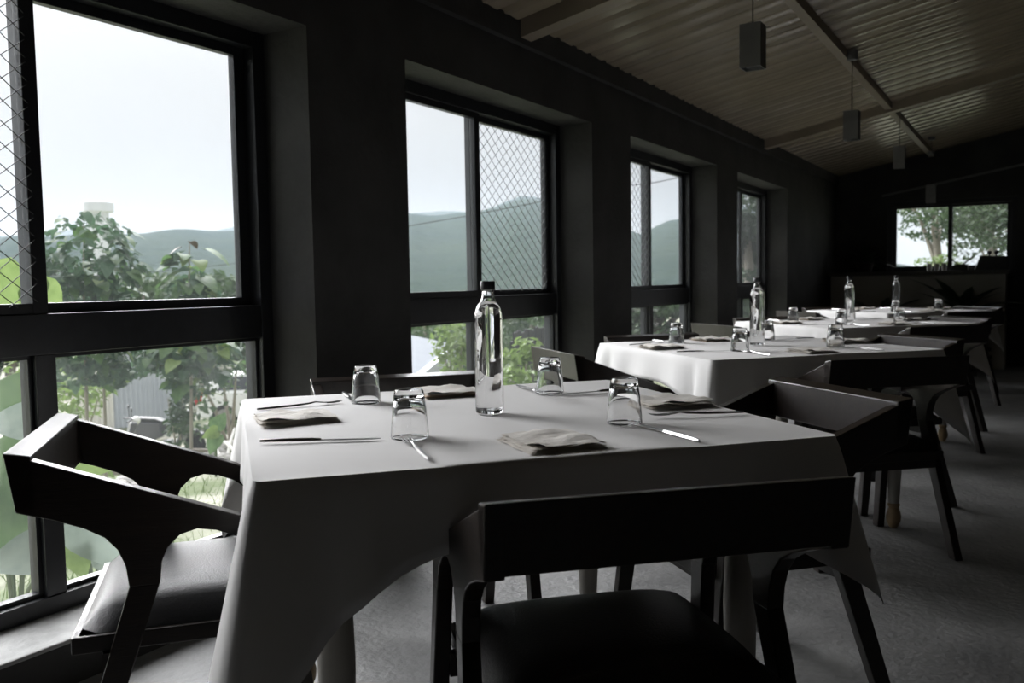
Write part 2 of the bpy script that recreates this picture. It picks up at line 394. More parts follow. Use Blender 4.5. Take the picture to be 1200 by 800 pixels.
def window(name, T, u0, u1, z0, z1, label, mesh_side, transom=True):
    R = struct(thing(name, label, None)); fw = .055
    bars(T, [(u0, u0+fw, z0, z1), (u1-fw, u1, z0, z1), (u0+fw, u1-fw, z0, z0+.05), (u0+fw, u1-fw, z1-fw, z1)], -.045, .045).build('frame', M['alu'], R, 0, bevel=.002)
    um = (u0+u1)/2; zt = .87; zu = .985
    rows = []
    if transom:
        bars(T, [(u0+fw, u1-fw, zt, zu)], -.04, .04).build('transom', M['alu'], R, 0, bevel=.002)
        bars(T, [(um-.03, um+.03, z0+.05, zt)], -.04, .04).build('mullion', M['alu'], R, 0, bevel=.002)
        for a, b_ in ((u0+fw, um-.03), (um+.03, u1-fw)):
            bars(T, [(a, b_, z0+.05, zt)], -.003, .003).build('pane', M['pane'], R, 0)
            bars(T, [(a, a+.012, z0+.05, zt), (b_-.012, b_, z0+.05, zt), (a+.012, b_-.012, z0+.05, z0+.062), (a+.012, b_-.012, zt-.012, zt)], -.02, .012).build('glazing_bead', M['alu'], R, 0)
        zb = zu
    else:
        zb = z0+.05
    sf = .045
    for side, (a, b_) in enumerate(((u0+fw, um+.02), (um-.02, u1-fw))):
        d = -.018 if side == 0 else .018
        s = bars(T, [(a, a+sf, zb, z1-fw), (b_-sf, b_, zb, z1-fw), (a+sf, b_-sf, zb, zb+.03), (a+sf, b_-sf, z1-fw-.03, z1-fw)], d-.015, d+.015).build('sash', M['alu'], R, 0, bevel=.002)
        bars(T, [(a+sf, b_-sf, zb+.03, z1-fw-.03)], d-.003, d+.003).build('pane', M['pane'], s, 0)
        if side == mesh_side:
            o = wire_mesh(T, a+sf-.01, b_-sf+.01, zb+.02, z1-fw-.02, d-.022 if transom else d+.03, r=.0010 if transom else .0022).build('wire_mesh', M['wire' if transom else 'wirelit'], R, 0, fixn=False)
            tag(o, 'diamond wire mesh across the sash', kind='stuff')
    return R
TL = lambda u, z, d: (GX-d, u, z)
TB = lambda u, z, d: (u, BY+.10+d, z)
labs = ['large black framed window by the nearest table', 'black framed window behind the water bottle with mesh on its right half',
        'narrow-looking black framed window beside the second table', 'black framed window farthest along the left wall']
for k, (a, b) in enumerate(WIN):
    window('window_%d' % (k+1), TL, a, b, Z0, Z1, labs[k], (0, 1, 0, 1)[k])
window('window_5', TB, BW[0], BW[1], BW[2], BW[3], 'sliding window in the far end wall', 1, transom=False)

# ------------------------------------------------------------------ tables and cloths
X1, Y1, DY, H, TH = -1.0679, 1.71, 2.246, .5307, .8385
TZ = .75
tabs = [(X1, Y1+DY*i) for i in range(4)]
tname = ['nearest table', 'second table', 'third table', 'farthest table']
def table_proto():
    R = thing('dining_table', '', 'table', (0, 0, 0))
    MB().box(-.50, .50, -.50, .50, .715, .742).build('table_top', M['ttop'], R, 0, bevel=.004)
    a = MB(); g = .43
    for s in (-1, 1):
        a.box(-g, g, s*g-.012, s*g+.012, .62, .715); a.box(s*g-.012, s*g+.012, -g, g, .62, .715)
    a.build('apron', M['ttop'], R, 0)
    prof = [(.034, .715), (.034, .60), (.030, .575), (.025, .56), (.034, .545), (.036, .535), (.034, .525), (.027, .515), (.031, .48), (.033, .40), (.030, .25), (.023, .125), (.022, .105)]
    lg = MB().lathe(prof[::-1], 20).mesh('leg', M['tleg'])
    ft = MB().lathe([(.012, 0), (.018, .006), (.028, .03), (.030, .05), (.026, .07), (.019, .088), (.023, .092), (.026, .10), (.022, .107)], 20).mesh('turned_foot', M['foot'])
    for sx in (-1, 1):
        for sy in (-1, 1):
            l = inst('leg', lg, R, (sx*.40, sy*.40, 0)); inst('turned_foot', ft, l)
    return R
def cloth_mesh(seed):
    rnd = random.Random(seed); h = H; m = MB()
    n = 40                     # segments per side
    per = []                   # perimeter: (edge point, normal, distance to corner)
    rc = .012
    for s in range(4):
        ca, sa = math.cos(s*PI/2), math.sin(s*PI/2)
        for i in range(n):
            t = i/n; t = .5-.5*math.cos(PI*t) if True else t
            x = -h + 2*h*t; y = -h
            dc = min(t, 1-t)*2*h
            ang = 0
            if dc < .10: ang = (1-dc/.10)**1.3*PI/4*(-1 if t < .5 else 1)
            nx, ny = math.sin(ang), -math.cos(ang)
            if dc < rc:
                k = (rc-dc)*.42
                x += k*(1 if t < .5 else -1); y += k
            per.append((x*ca-y*sa, x*sa+y*ca, nx*ca-ny*sa, nx*sa+ny*ca, dc, s+t))
    N = len(per); ph = [rnd.uniform(0, 6) for _ in range(8)]
    var = [.05, -.075, -.03, .0] if seed == 10 else [rnd.uniform(-.05, .01) for _ in range(4)]
    def wr(x, y): return .0012*math.sin(7*x+3*y+ph[0])+.0009*math.sin(13*y-5*x+ph[1])+.0007*math.sin(21*x+9*y+ph[2])
    # top rings
    rings = [.0, .25, .5, .7, .85, .94, .985]
    m.v.append((0, 0, TZ))
    for r in rings[1:]:
        for p in per: m.v.append((p[0]*r, p[1]*r, TZ+wr(p[0]*r, p[1]*r)))
    m.f += [(0, 1+i, 1+(i+1) % N) for i in range(N)]
    for j in range(len(rings)-2):
        for i in range(N): k = (i+1) % N; m.f.append((1+j*N+i, 1+(j+1)*N+i, 1+(j+1)*N+k, 1+j*N+k))
    base = 1+(len(rings)-2)*N
    rows = [0, .02, .06, .13, .22, .33, .45, .58, .72, .86, 1.0]
    for s in rows:
        for p in per:
            x, y, nx, ny, dc, t = p
            side = int(t) % 4
            # the corner hang differs a little from corner to corner
            cidx = int(round(t)) % 4
            drop = .115 + (.27+var[cidx])*math.exp(-dc/.12)
            fl = .04 + .22*math.exp(-(dc/.11)**2)
            d = s*drop
            fold = (math.sin(dc*34+ph[3]+side)*.5+math.sin(dc*61+ph[4])*.25)*.030*s*math.exp(-((dc-.13)/.12)**2)
            fold += math.sin(t*23+ph[5])*.006*s
            o = .004*min(1, s*12) + fl*d + fold
            zz = TZ-.002 - d if s > 0 else TZ
            m.v.append((x+nx*o, y+ny*o, zz))
    for j in range(len(rows)):
        for i in range(N):
            k = (i+1) % N
            a0 = base+j*N; a1 = base+(j+1)*N
            m.f.append((a0+i, a1+i, a1+k, a0+k))
    m.mi = [0]*len(m.f)
    return m
tp = table_proto()
tl = ['turned-leg dining table nearest the camera, under its white cloth', 'second turned-leg dining table in the row, under its cloth',
      'third turned-leg dining table in the row, under its cloth', 'farthest turned-leg dining table, by the counter']
clab = ['white cloth draped over the nearest table, long corner folds', 'white cloth on the second table, left drop lit by the window',
        'white cloth on the third table in the row', 'white cloth on the farthest table near the counter']
for i, (x, y) in enumerate(tabs):
    t = tp if i == 0 else copy_tree(tp)
    t.location = (x, y, 0); t.rotation_euler = (0, 0, TH); tag(t, tl[i], 'table', 'dining tables in a row by the windows')
    o = cloth_mesh(10+i).build('tablecloth', M['cloth'], None, 1.2, fixn=True)
    o.location = (x, y, .003); o.rotation_euler = (0, 0, TH)
    sd = o.modifiers.new('thickness', 'SOLIDIFY'); sd.thickness = .0016; sd.offset = 1
    tag(o, clab[i], 'tablecloth', 'white tablecloths')

# ------------------------------------------------------------------ chairs (local: origin on the floor under the back, +y is forward)
def chair_proto():
    R = thing('dining_chair', '', 'chair'); hw = .274
    b = MB()                   # backrest board, leaning back a little
    b.hexa([(-hw, .012, .660), (hw, .012, .660), (-hw, .050, .655), (hw, .050, .655), (-hw, -.004, .765), (hw, -.004, .765), (-hw, .040, .757), (hw, .040, .757)])
    b.build('backrest', M['wood'], R, 0, bevel=.003)
    arm = [(-.004, .765), (.47, .588), (.488, .568), (.493, .50), (.443, .50), (.432, .53), (.412, .556), (.385, .577), (.35, .592), (.315, .598), (.285, .59), (.262, .568), (.250, .54),
           (.246, .50), (.193, .50), (.188, .54), (.176, .572), (.155, .597), (.12, .618), (.07, .638), (.012, .656)]
    for s in (-1, 1):
        xo, xi = s*hw, s*(hw-.030)
        MB().prism(arm, lambda y, z: (xo, y, z), lambda y, z: (xi, y, z)).build('armrest', M['wood'], R, 0, bevel=.0025)
        for (ya, yb, yc, yd) in ((.193, .246, .035, .075), (.443, .493, .515, .552)):
            l = MB(); so, si = s*(hw+.018), s*(hw-.014)
            l.hexa([(so, yc, 0), (si, yc, 0), (so, yd, 0), (si, yd, 0), (xo, ya, .502), (xi, ya, .502), (xo, yb, .502), (xi, yb, .502)])
            l.build('leg', M['wood'], R, 0, bevel=.003)
    MB().box(-.242, .242, .085, .53, .372, .405).build('seat_board', M['wood'], R, 0, bevel=.003)
    g = MB()
    for yy in (.15, .47): g.box(-.25, .25, yy-.012, yy+.012, .33, .372)
    g.build('seat_rail', M['wood'], R, 0)
    # padded cushion
    n = 14; c = MB(); top = []
    def prof(i, j):
        u, v = i/(n-1)*2-1, j/(n-1)*2-1
        f = (1-abs(u)**5)*(1-abs(v)**5)
        return (u*.232, .31+v*.212, .406+.052*max(0, f)**.45+.010*(1-u*u)*(1-v*v))
    c.grid(n, n, prof)
    rim = [(i, 0) for i in range(n)] + [(n-1, j) for j in range(1, n)] + [(i, n-1) for i in range(n-2, -1, -1)] + [(0, j) for j in range(n-2, 0, -1)]
    c.f.append(tuple(j*n+i for i, j in rim)[::-1]); c.mi.append(0)
    c.build('seat_cushion', M['leather'], R, .9)
    return R
ca, sa = math.cos(TH), math.sin(TH)
ex, ey = Vector((ca, sa)), Vector((-sa, ca))
# side: outward direction, distance of back from table centre, lateral shift, twist
sides = {'left': (-ex, .944, -.099, .001), 'front': (-ey, .85, .024, -.073), 'right': (ex, .98, .05, -.02), 'back': (ey, .90, .05, .03)}
desc = {'left': 'on the window side of the %s, its back to the left', 'front': 'on the near side of the %s, seen from behind',
        'right': 'at the right-hand far corner side of the %s, facing left', 'back': 'behind the %s, pushed in and facing the camera'}
cp = chair_proto(); first = True; rj = random.Random(3)
for i, (x, y) in enumerate(tabs):
    for sd, (o, dist, lat, tw) in sides.items():
        c = cp if first else copy_tree(cp); first = False
        if i:
            dist += rj.uniform(-.02, .02); lat += rj.uniform(-.03, .03); tw += rj.uniform(-.04, .04)
        perp = Vector((-o.y, o.x)); p = Vector((x, y)) + o*dist + perp*lat
        fw = math.atan2(-o.y, -o.x) - PI/2 + tw
        c.location = (p.x, p.y, 0); c.rotation_euler = (0, 0, fw)
        tag(c, 'dark wooden armchair ' + desc[sd] % tname[i], 'chair', 'dark wooden armchairs at the dining tables')

# ------------------------------------------------------------------ table settings
CT = TZ+.006                   # cloth surface
def glass_proto():
    # tumbler standing upside down: rim below, thick base above
    outer = [(.0370, .0005), (.0372, .004), (.0355, .030), (.0325, .060), (.0300, .078), (.0282, .090), (.0262, .0945), (.018, .0955), (.0001, .0950)]
    inner = [(.0001, .0790), (.018, .0790), (.0245, .0775), (.0268, .072), (.0300, .058), (.0333, .030), (.0352, .004), (.0354, .0012), (.0362, 0)]
    m = MB(); m.lathe(inner[::1] + outer[::1], 32, cap=False)
    k = len(inner)+len(outer); n = 32
    m.f += [((k-1)*n+i, (k-1)*n+(i+1) % n, (i+1) % n, i) for i in range(0)]
    return m.mesh('drinking_glass', M['glass'], 1.0)
gm = glass_proto()
def bottle_proto():
    R = thing('water_bottle', '', 'bottle')
    outer = [(.0001, .0005), (.024, 0), (.0295, .002), (.032, .008), (.032, .02), (.032, .215), (.0312, .228), (.028, .241), (.021, .252), (.0165, .258), (.0142, .265), (.0142, .279), (.0155, .281), (.0155, .286)]
    inner = [(.0115, .286), (.0112, .265), (.0135, .257), (.019, .2485), (.0255, .2385), (.0285, .227), (.0292, .215), (.0292, .018), (.027, .013), (.018, .011), (.0001, .013)]
    MB().lathe(outer+inner, 40, cap=False).build('bottle_body', M['glass'], R, 1.0)
    wt = [(.0001, .0128), (.018, .0108), (.0271, .0128), (.0294, .018), (.0294, .215), (.0287, .227), (.0257, .2385), (.0192, .2485), (.0150, .2545), (.0001, .2546)]
    MB().lathe(wt, 40, cap=False).build('water', M['water'], R, 1.0)
    MB().lathe([(.0001, .281), (.0168, .281), (.0172, .283), (.0172, .2985), (.0160, .300), (.0001, .300)], 28, cap=False).build('cap', M['cap'], R)
    return R
def flat(m, pts, y0=0):
    """a strip along y with half width w, height z and thickness t at each station"""
    vs = []; fs = []
    for (y, wd, z, t) in pts:
        vs += [(-wd, y, z), (-wd*.55, y, z+t), (wd*.55, y, z+t), (wd, y, z), (wd*.55, y, z-t*.3), (-wd*.55, y, z-t*.3)]
    n = len(pts)
    for j in range(n-1):
        for k in range(6): q = (k+1) % 6; fs.append((j*6+k, j*6+q, (j+1)*6+q, (j+1)*6+k))
    fs.append(tuple(range(5, -1, -1))); fs.append(tuple(range((n-1)*6, n*6)))
    return m.add(vs, fs)
def fork_proto():
    R = thing('fork', '', 'fork')
    m = flat(MB(), [(-.105, .0018, .0035, .003), (-.10, .0032, .0035, .0034), (-.05, .0048, .0035, .004), (-.01, .0042, .0040, .0038), (.025, .0028, .006, .0030), (.04, .0030, .0085, .0024), (.046, .0055, .0082, .0020)])
    m.build('handle', M['steel'], R, .9)
    h = flat(MB(), [(.044, .0055, .0082, .002), (.052, .0100, .0072, .0016), (.062, .0115, .0060, .0014), (.068, .0115, .0052, .0014)])
    for k in range(4):
        x = -.0096+.0064*k
        pts = [(.066, .0018, .0052, .0013), (.085, .0015, .0040, .0012), (.100, .0012, .0052, .0010), (.108, .0006, .0070, .0006)]
        t = flat(MB(), pts); h.add([(v[0]+x, v[1], v[2]) for v in t.v], t.f)
    h.build('tines', M['steel'], R, .9)
    return R
def knife_proto():
    R = thing('table_knife', '', 'knife')
    flat(MB(), [(-.115, .0020, .0035, .003), (-.108, .0038, .0035, .0038), (-.06, .0058, .0038, .0048), (-.015, .0052, .0038, .0045), (.0, .0042, .0038, .0034)]).build('handle', M['steel'], R, .9)
    vs = [(-.0035, 0, .0045), (-.0035, .03, .0045), (-.0035, .09, .0045), (-.001, .112, .0045), (.004, .105, .0045), (.0085, .08, .0045), (.0085, .03, .0045), (.005, 0, .0045)]
    MB().prism([(v[0], v[1]) for v in vs], lambda a, b: (a, b, .0035), lambda a, b: (a, b, .0048)).build('blade', M['steel'], R, 0)
    return R
def napkin_mesh(seed, w, d, tan):
    rnd = random.Random(seed); m = MB(); z = .0005
    for layer in range(4):
        t = .0030; n = 10; sx = rnd.uniform(-.004, .004); sy = rnd.uniform(-.003, .003)
        ww, dd = w*(1-.03*layer), d*(1-.02*layer)
        a = [rnd.uniform(0, 6) for _ in range(4)]; amp = .0006+.0011*layer
        top = layer == 3
        def P(i, j, up):
            u, v = i/(n-1)*2-1, j/(n-1)*2-1
            e = max(abs(u), abs(v))
            rz = (1-e**8)
            bz = amp*(math.sin(3.1*u+a[0]+1.7*v)+math.sin(5.3*v+a[1]-2.2*u)) + (.0022*math.sin(9*u+a[2])*math.sin(7*v+a[3]) if top else 0)
            x = u*ww/2+sx+.002*math.sin(6*v+a[1]); y = v*dd/2+sy+.0018*math.sin(7*u+a[2])
            return (x, y, z+max(0, bz)+(t*.5+t*.5*rz*up))
        m.cur = 1 if (tan and layer in (0, 1)) else 0
        k0 = len(m.v)
        m.grid(n, n, lambda i, j: P(i, j, 1)); m.grid(n, n, lambda i, j: P(i, j, -1))
        z += t*1.08
    return m
napm = [napkin_mesh(40+k, .150, .168, k == 3).mesh('napkin', [M['napkin'], M['napkin_tan']], 1.0) for k in range(4)]
bp, fp, kp = bottle_proto(), fork_proto(), knife_proto()
where = {'left': 'window side', 'front': 'near side', 'right': 'right side', 'back': 'far side'}
# per side: rotation so that local +y points to the table centre
srot = {'left': -PI/2, 'front': 0, 'right': PI/2, 'back': PI}
# measured on the nearest table, in the setting's own frame (x to the diner's right, y towards the centre, from the centre of the table)
lay = {  # napkin (x,y,rot), fork start->end, knife start->end, glass
 'left':  dict(n=(-.075, -.425, .10), f=((-.262, -.51), (-.325, -.29)), k=((.194, -.512), (.255, -.285)), g=(.245, -.232)),
 'front': dict(n=(-.005, -.415, .05), f=((-.248, -.495), (-.244, -.265)), k=((.248, -.50), (.226, -.285)), g=(.222, -.243)),
 'right': dict(n=(-.03, -.44, -.08), f=((-.234, -.515), (-.195, -.305)), k=((.26, -.48), (.225, -.26)), g=(.300, -.255)),
 'back':  dict(n=(.01, -.40, .02), f=((-.218, -.485), (-.225, -.26)), k=((.268, -.515), (.26, -.29)), g=(.235, -.305))}
first = dict(b=1, f=1, k=1); rj = random.Random(11)
for i, (tx, ty) in enumerate(tabs):
    bt = bp if i == 0 else copy_tree(bp)
    bt.location = (tx, ty, CT); bt.rotation_euler = (0, 0, rj.uniform(0, 3))
    tag(bt, 'clear glass water bottle with dark cap in the middle of the ' + tname[i], 'bottle', 'water bottles, one per table')
    for s in ('left', 'front', 'right', 'back'):
        L = lay[s]; jit = (lambda a=.012: rj.uniform(-a, a)) if i else (lambda a=0: 0)
        ang = TH+srot[s]; cs, sn = math.cos(ang), math.sin(ang)
        def Wp(x, y): return (tx+x*cs-y*sn, ty+x*sn+y*cs, CT)
        wl_ = where[s]+' of the '+tname[i]
        g = inst('drinking_glass', gm, None, Wp(L['g'][0]+jit(.02), L['g'][1]+jit(.02)), (0, 0, rj.uniform(0, 6)))
        tag(g, 'upturned clear tumbler by the knife on the '+wl_, 'glass', 'upturned tumblers on the tables')
        k = {'left': 0, 'front': 1, 'right': 2, 'back': 3}[s]
        o = inst('napkin', napm[k], None, Wp(L['n'][0]+jit(), L['n'][1]+jit()), (0, 0, ang+L['n'][2]+jit(.1)))
        tag(o, 'folded off-white linen napkin on the '+wl_, 'napkin', 'folded napkins on the tables')
        for key, proto, nm in (('f', fp, 'steel fork left of the napkin on the '), ('k', kp, 'steel table knife right of the napkin on the ')):
            o = proto if first[key] else copy_tree(proto); first[key] = 0
            (ax, ay), (bx_, by_) = L[key]
            mx, my = (ax+bx_)/2+jit(), (ay+by_)/2+jit()
            o.location = Wp(mx, my); o.rotation_euler = (0, 0, ang+math.atan2(by_-ay, bx_-ax)-PI/2+jit(.08))
            tag(o, nm+wl_, 'fork' if key == 'f' else 'knife', 'forks on the tables' if key == 'f' else 'knives on the tables')

# ------------------------------------------------------------------ pendant lamps
def pendant_proto():
    R = thing('pendant_lamp', '', 'lamp'); m = MB(); a, t, hh = .046, .004, .185
    for (p, q, r_, s_) in ((-a, a, -a, -a+t), (-a, a, a-t, a), (-a, -a+t, -a+t, a-t), (a-t, a, -a+t, a-t)): m.box(p, q, r_, s_, 0, hh)
    m.box(-a+t, a-t, -a+t, a-t, hh-t, hh)
    m.build('lamp_shade', M['lamp'], R, 0)
    MB().lathe([(.028, .012), (.036, .010), (.036, .05), (.03, .06)], 20).build('lamp_head', M['blackp'], R)
    return R
pp = pendant_proto()
pl = ['square grey pendant lamp hanging nearest the camera', 'square grey pendant lamp second from the camera', 'square grey pendant lamp third from the camera', 'square grey pendant lamp before the far window']
for i in range(4):
    o = pp if i == 0 else copy_tree(pp)
    zb = (1.965, 1.94, 1.985, 1.83)[i]; xb = (-1.09, -1.063, -1.054, -1.006)[i]; yb = 3.96+2.246*i
    if i == 3: yb = 10.6
    o.location = (xb, yb, zb); o.rotation_euler = (0, 0, 0)
    zc = cz(xb)-.03
    MB().tube([(0, 0, .183), (0, 0, zc-zb)], .0028, 6).build('cord', M['cable'], o)
    MB().lathe([(.03, zc-zb-.012), (.034, zc-zb), (.034, zc-zb+.022)], 16).build('ceiling_rose', M['lamp'], o)
    tag(o, pl[i], 'lamp', 'pendant lamps over the tables')

# ------------------------------------------------------------------ far end of the room
R = thing('service_counter', 'low plastered counter under the far window', 'counter', (-1.22, 11.5, 0))
MB().box(-.93, .92, -.27, .27, 0, 1.06).build('counter_body', M['counter'], R, 0, bevel=.01)
MB().box(-.95, .94, -.30, .29, 1.06, 1.105).build('counter_top', M['lintel'], R, 0, bevel=.006)
def leaf_mesh(name, L, Wd, m, shape='heart', droop=.25, fold=.18, seg=7):
    b = MB(); vs = []; fs = []
    for j in range(seg+1):
        t = j/seg
        if shape == 'heart': w_ = math.sin(PI*min(1, (t*.93+.07))**.62)**.9
        elif shape == 'lance': w_ = math.sin(PI*t)**.8
        else: w_ = math.sin(PI*t**.8)**.7*(1+.16*math.cos(t*16))
        w_ = max(w_, .02)*Wd/2
        z = -droop*L*t*t; y = L*t
        vs += [(-w_, y-(.10*L*(1-t)*(w_*2/Wd) if shape == 'heart' else 0), z+fold*w_), (0, y, z), (w_, y-(.10*L*(1-t)*(w_*2/Wd) if shape == 'heart' else 0), z+fold*w_)]
    for j in range(seg):
        a = j*3; fs += [(a, a+1, a+4, a+3), (a+1, a+2, a+5, a+4)]
    b.add(vs, fs); me = b.mesh(name, m, 1.2, fixn=False); return me
def leafy_mesh(name, m, blobs, count, size, seed, flat_=.5):
    """many small folded leaves filling ellipsoidal clumps"""
    rnd = np.random.default_rng(seed); vs = []; fs = []
    vol = np.array([b[3]*b[4]*b[5] for b in blobs]); pr = vol**.75/np.sum(vol**.75)
    idx = rnd.choice(len(blobs), count, p=pr)
    for k in range(count):
        bx_, by_, bz_, rx, ry, rz = blobs[idx[k]]
        d = rnd.normal(size=3); d /= np.linalg.norm(d); r = rnd.uniform(.45, 1)**.5
        c = np.array([bx_+d[0]*rx*r, by_+d[1]*ry*r, bz_+d[2]*rz*r])
        nrm_ = d*.7+np.array([0, 0, flat_])+rnd.normal(size=3)*.45; nrm_ /= np.linalg.norm(nrm_)
        a = np.cross(nrm_, rnd.normal(size=3)); a /= np.linalg.norm(a)+1e-9; b = np.cross(nrm_, a)
        s_ = size*rnd.uniform(.6, 1.35); i0 = len(vs)
        vs += [tuple(c-a*s_*.5), tuple(c+b*s_*.28+nrm_*s_*.06), tuple(c+a*s_*.5-nrm_*s_*.1), tuple(c-b*s_*.28+nrm_*s_*.06)]
        fs += [(i0, i0+1, i0+2), (i0, i0+2, i0+3)]
    me = bpy.data.meshes.new(name); me.from_pydata(vs, [], fs); me.materials.append(m); me.update(); return me

# houseplants and things on the far sill and in front of the counter
def houseplant(name, label, loc, n, L, Wd, r, h, seed, pot=True):
    R = thing(name, label, 'plant', loc); rnd = random.Random(seed)
    if pot: MB().lathe([(r*.75, 0), (r, h), (r*1.08, h), (r*1.08, h*1.08), (r*.9, h*1.08), (r*.88, h*.9), (.001, h*.9)], 20).build('pot', M['pot'], R)
    lm = leaf_mesh('leaf', L, Wd, M['darkleaf'], 'lance', .45)
    for k in range(n):
        a = 2*PI*k/n+rnd.uniform(-.3, .3)
        inst('leaf', lm, R, (0, 0, h*.95), (rnd.uniform(.2, 1.15), 0, a), rnd.uniform(.75, 1.15))
    return R
houseplant('potted_plant', 'dark leafy plant in a pot standing before the counter, right of centre', (-.72, 10.95, 0), 26, .62, .12, .15, .62, 5)
houseplant('potted_plant', 'dark potted plant in the far left corner by the counter', (-1.80, 11.45, 1.105), 22, .30, .09, .10, .10, 6)
houseplant('potted_plant', 'arching dark plant before the counter behind the farthest bottle', (-1.55, 10.95, 0), 18, .60, .08, .12, .55, 8)
for k, x in enumerate((-1.12, -1.04, -.96)):
    R = thing('succulent_pot', 'tiny white pot with a dark sprig on the far sill, %s of three' % ('leftmost', 'middle one', 'rightmost')[k], 'plant', (x, 11.74, 1.105), 0, 'tiny plant pots on the far sill')
    MB().lathe([(.022, 0), (.03, .085), (.032, .085), (.028, .08), (.001, .08)], 14).build('pot', M['ceramic'], R)
    lm = leaf_mesh('leaf', .07, .022, M['darkleaf'], 'lance', .2)
    for q in range(9): inst('leaf', lm, R, (0, 0, .08), (.35+.1*(q % 4), 0, q*2.4))
R = thing('cash_register', 'black cash register at the right end of the far counter', 'register', (-.46, 11.5, 1.105), .05)
MB().prism([(-.17, 0), (.17, 0), (.17, .15), (-.11, .165)], lambda a, b: (a, -.13, b), lambda a, b: (a, .13, b)).build('case', M['blackp'], R, 0, bevel=.008)
for q in (-.02, .05): MB().tube([(q, 0, .155), (q, 0, .185)], .008, 8).sphere((q, 0, .20), .024, 10, 6).build('knob', M['blackp'], R)
R = thing('menu_stand', 'low open wire menu stand on the far counter beside the register', 'stand', (-.78, 11.6, 1.105))
MB().tube([(-.11, 0, .15), (-.02, 0, .07), (.03, 0, .07), (.13, 0, .16)], .008, 6).build('cradle', M['blackp'], R)
MB().box(-.06, .08, -.04, .04, 0, .075).build('base', M['blackp'], R, 0)

# ------------------------------------------------------------------ outdoors: terrain, hills, haze
def hgt(x, y):
    dx = max(0, -2.5-x); dy = max(0, y-12.2)
    h = np.interp(dx, [0, 3, 5, 8, 13, 25, 60, 200], [-.30, -.45, -.78, -1.7, -2.7, -3.0, -3.6, -6])
    if dx < .01: h = np.interp(dy, [0, 6, 30, 80], [-.15, .25, .6, .2])
    else:
        k = min(1, max(0, (y-12.2)/10))*max(0, 1-dx/10); h = h*(1-k)+k*.1
    return float(h) + .05*math.sin(x*1.3+y*.7)*min(1, dx/3) + .03*math.sin(x*3.1-y*2.3)*min(1, dx/3)
xs = [-230, -170, -120, -80, -55, -40, -30] + list(np.linspace(-26, -2.5, 48)) + list(np.linspace(-1.5, 30, 16))
ys = list(np.linspace(-70, -6, 14)) + list(np.linspace(-4, 26, 60)) + [30, 36, 45, 60, 85, 120, 170, 240]
gm_ = MB(); gm_.grid(len(xs), len(ys), lambda i, j: (xs[i], ys[j], hgt(xs[i], ys[j]) if not (xs[i] > -2.4 and ys[j] < 12.1) else -.4))
struct(gm_.build('ground', M['ground'], smooth=1.5), 'sloping garden ground outside the windows')

def az(px): return YAW + math.atan((600-px)/FPX)
ridge = [(-400, .055), (50, .056), (150, .057), (265, .058), (420, .064), (490, .071), (551, .074), (617, .087), (690, .074), (752, .046), (785, .056), (870, .075), (980, .05), (1030, .010), (1300, .008), (2400, .02)]
ra = [az(p) for p, _ in ridge][::-1]; re = [e for _, e in ridge][::-1]
def hills(name, r0, r1, gain, matn, seed, label):
    m = MB(); na, nr = 150, 14; rnd = random.Random(seed); ph = [rnd.uniform(0, 6) for _ in range(6)]
    a0, a1 = az(2600), az(-1500)
    def P(i, j):
        a = a0+(a1-a0)*i/(na-1); t = j/(nr-1); r = r0+(r1-r0)*t
        e_ = float(np.interp(a, ra, re))*gain*(math.cos(min(1.0, abs(a-YAW))))+.0022*math.sin(a*37+ph[0])+.0014*math.sin(a*83+ph[1])
        top = CAM_Z+e_*r1
        z = -6+(top+6)*(math.sin(t*PI/2)**1.2) + (1-t)*t*9*math.sin(a*23+ph[2]+t*4) if t < 1 else top
        return (-math.sin(a)*r, math.cos(a)*r, z)
    m.grid(na, nr, P); return struct(m.build(name, M[matn], smooth=1.5), label)
hills('hillside', 190, 520, 1.0, 'hill', 3, 'hazy forested hill beyond the garden')
hills('far_ridge', 700, 1300, 1.06, 'hillfar', 9, 'pale far ridge behind the nearer hill')

hz = bpy.data.materials.new('valley_haze'); hz.use_nodes = True
hn, hl = hz.node_tree.nodes, hz.node_tree.links; hn.clear()
vs_ = hn.new('ShaderNodeVolumeScatter'); vs_.inputs['Color'].default_value = (.70, .84, .96, 1); vs_.inputs['Density'].default_value = .0006; vs_.inputs['Anisotropy'].default_value = .2
ho = hn.new('ShaderNodeOutputMaterial'); hl.new(vs_.outputs[0], ho.inputs['Volume'])
o = MB().box(-1450, -62, -900, 1500, -12, 60).box(-61.9, 900, 70, 1500, -12, 60).build('haze', hz, None, 0)
tag(o, 'thin grey valley haze hanging before the hills', 'haze', kind='stuff')

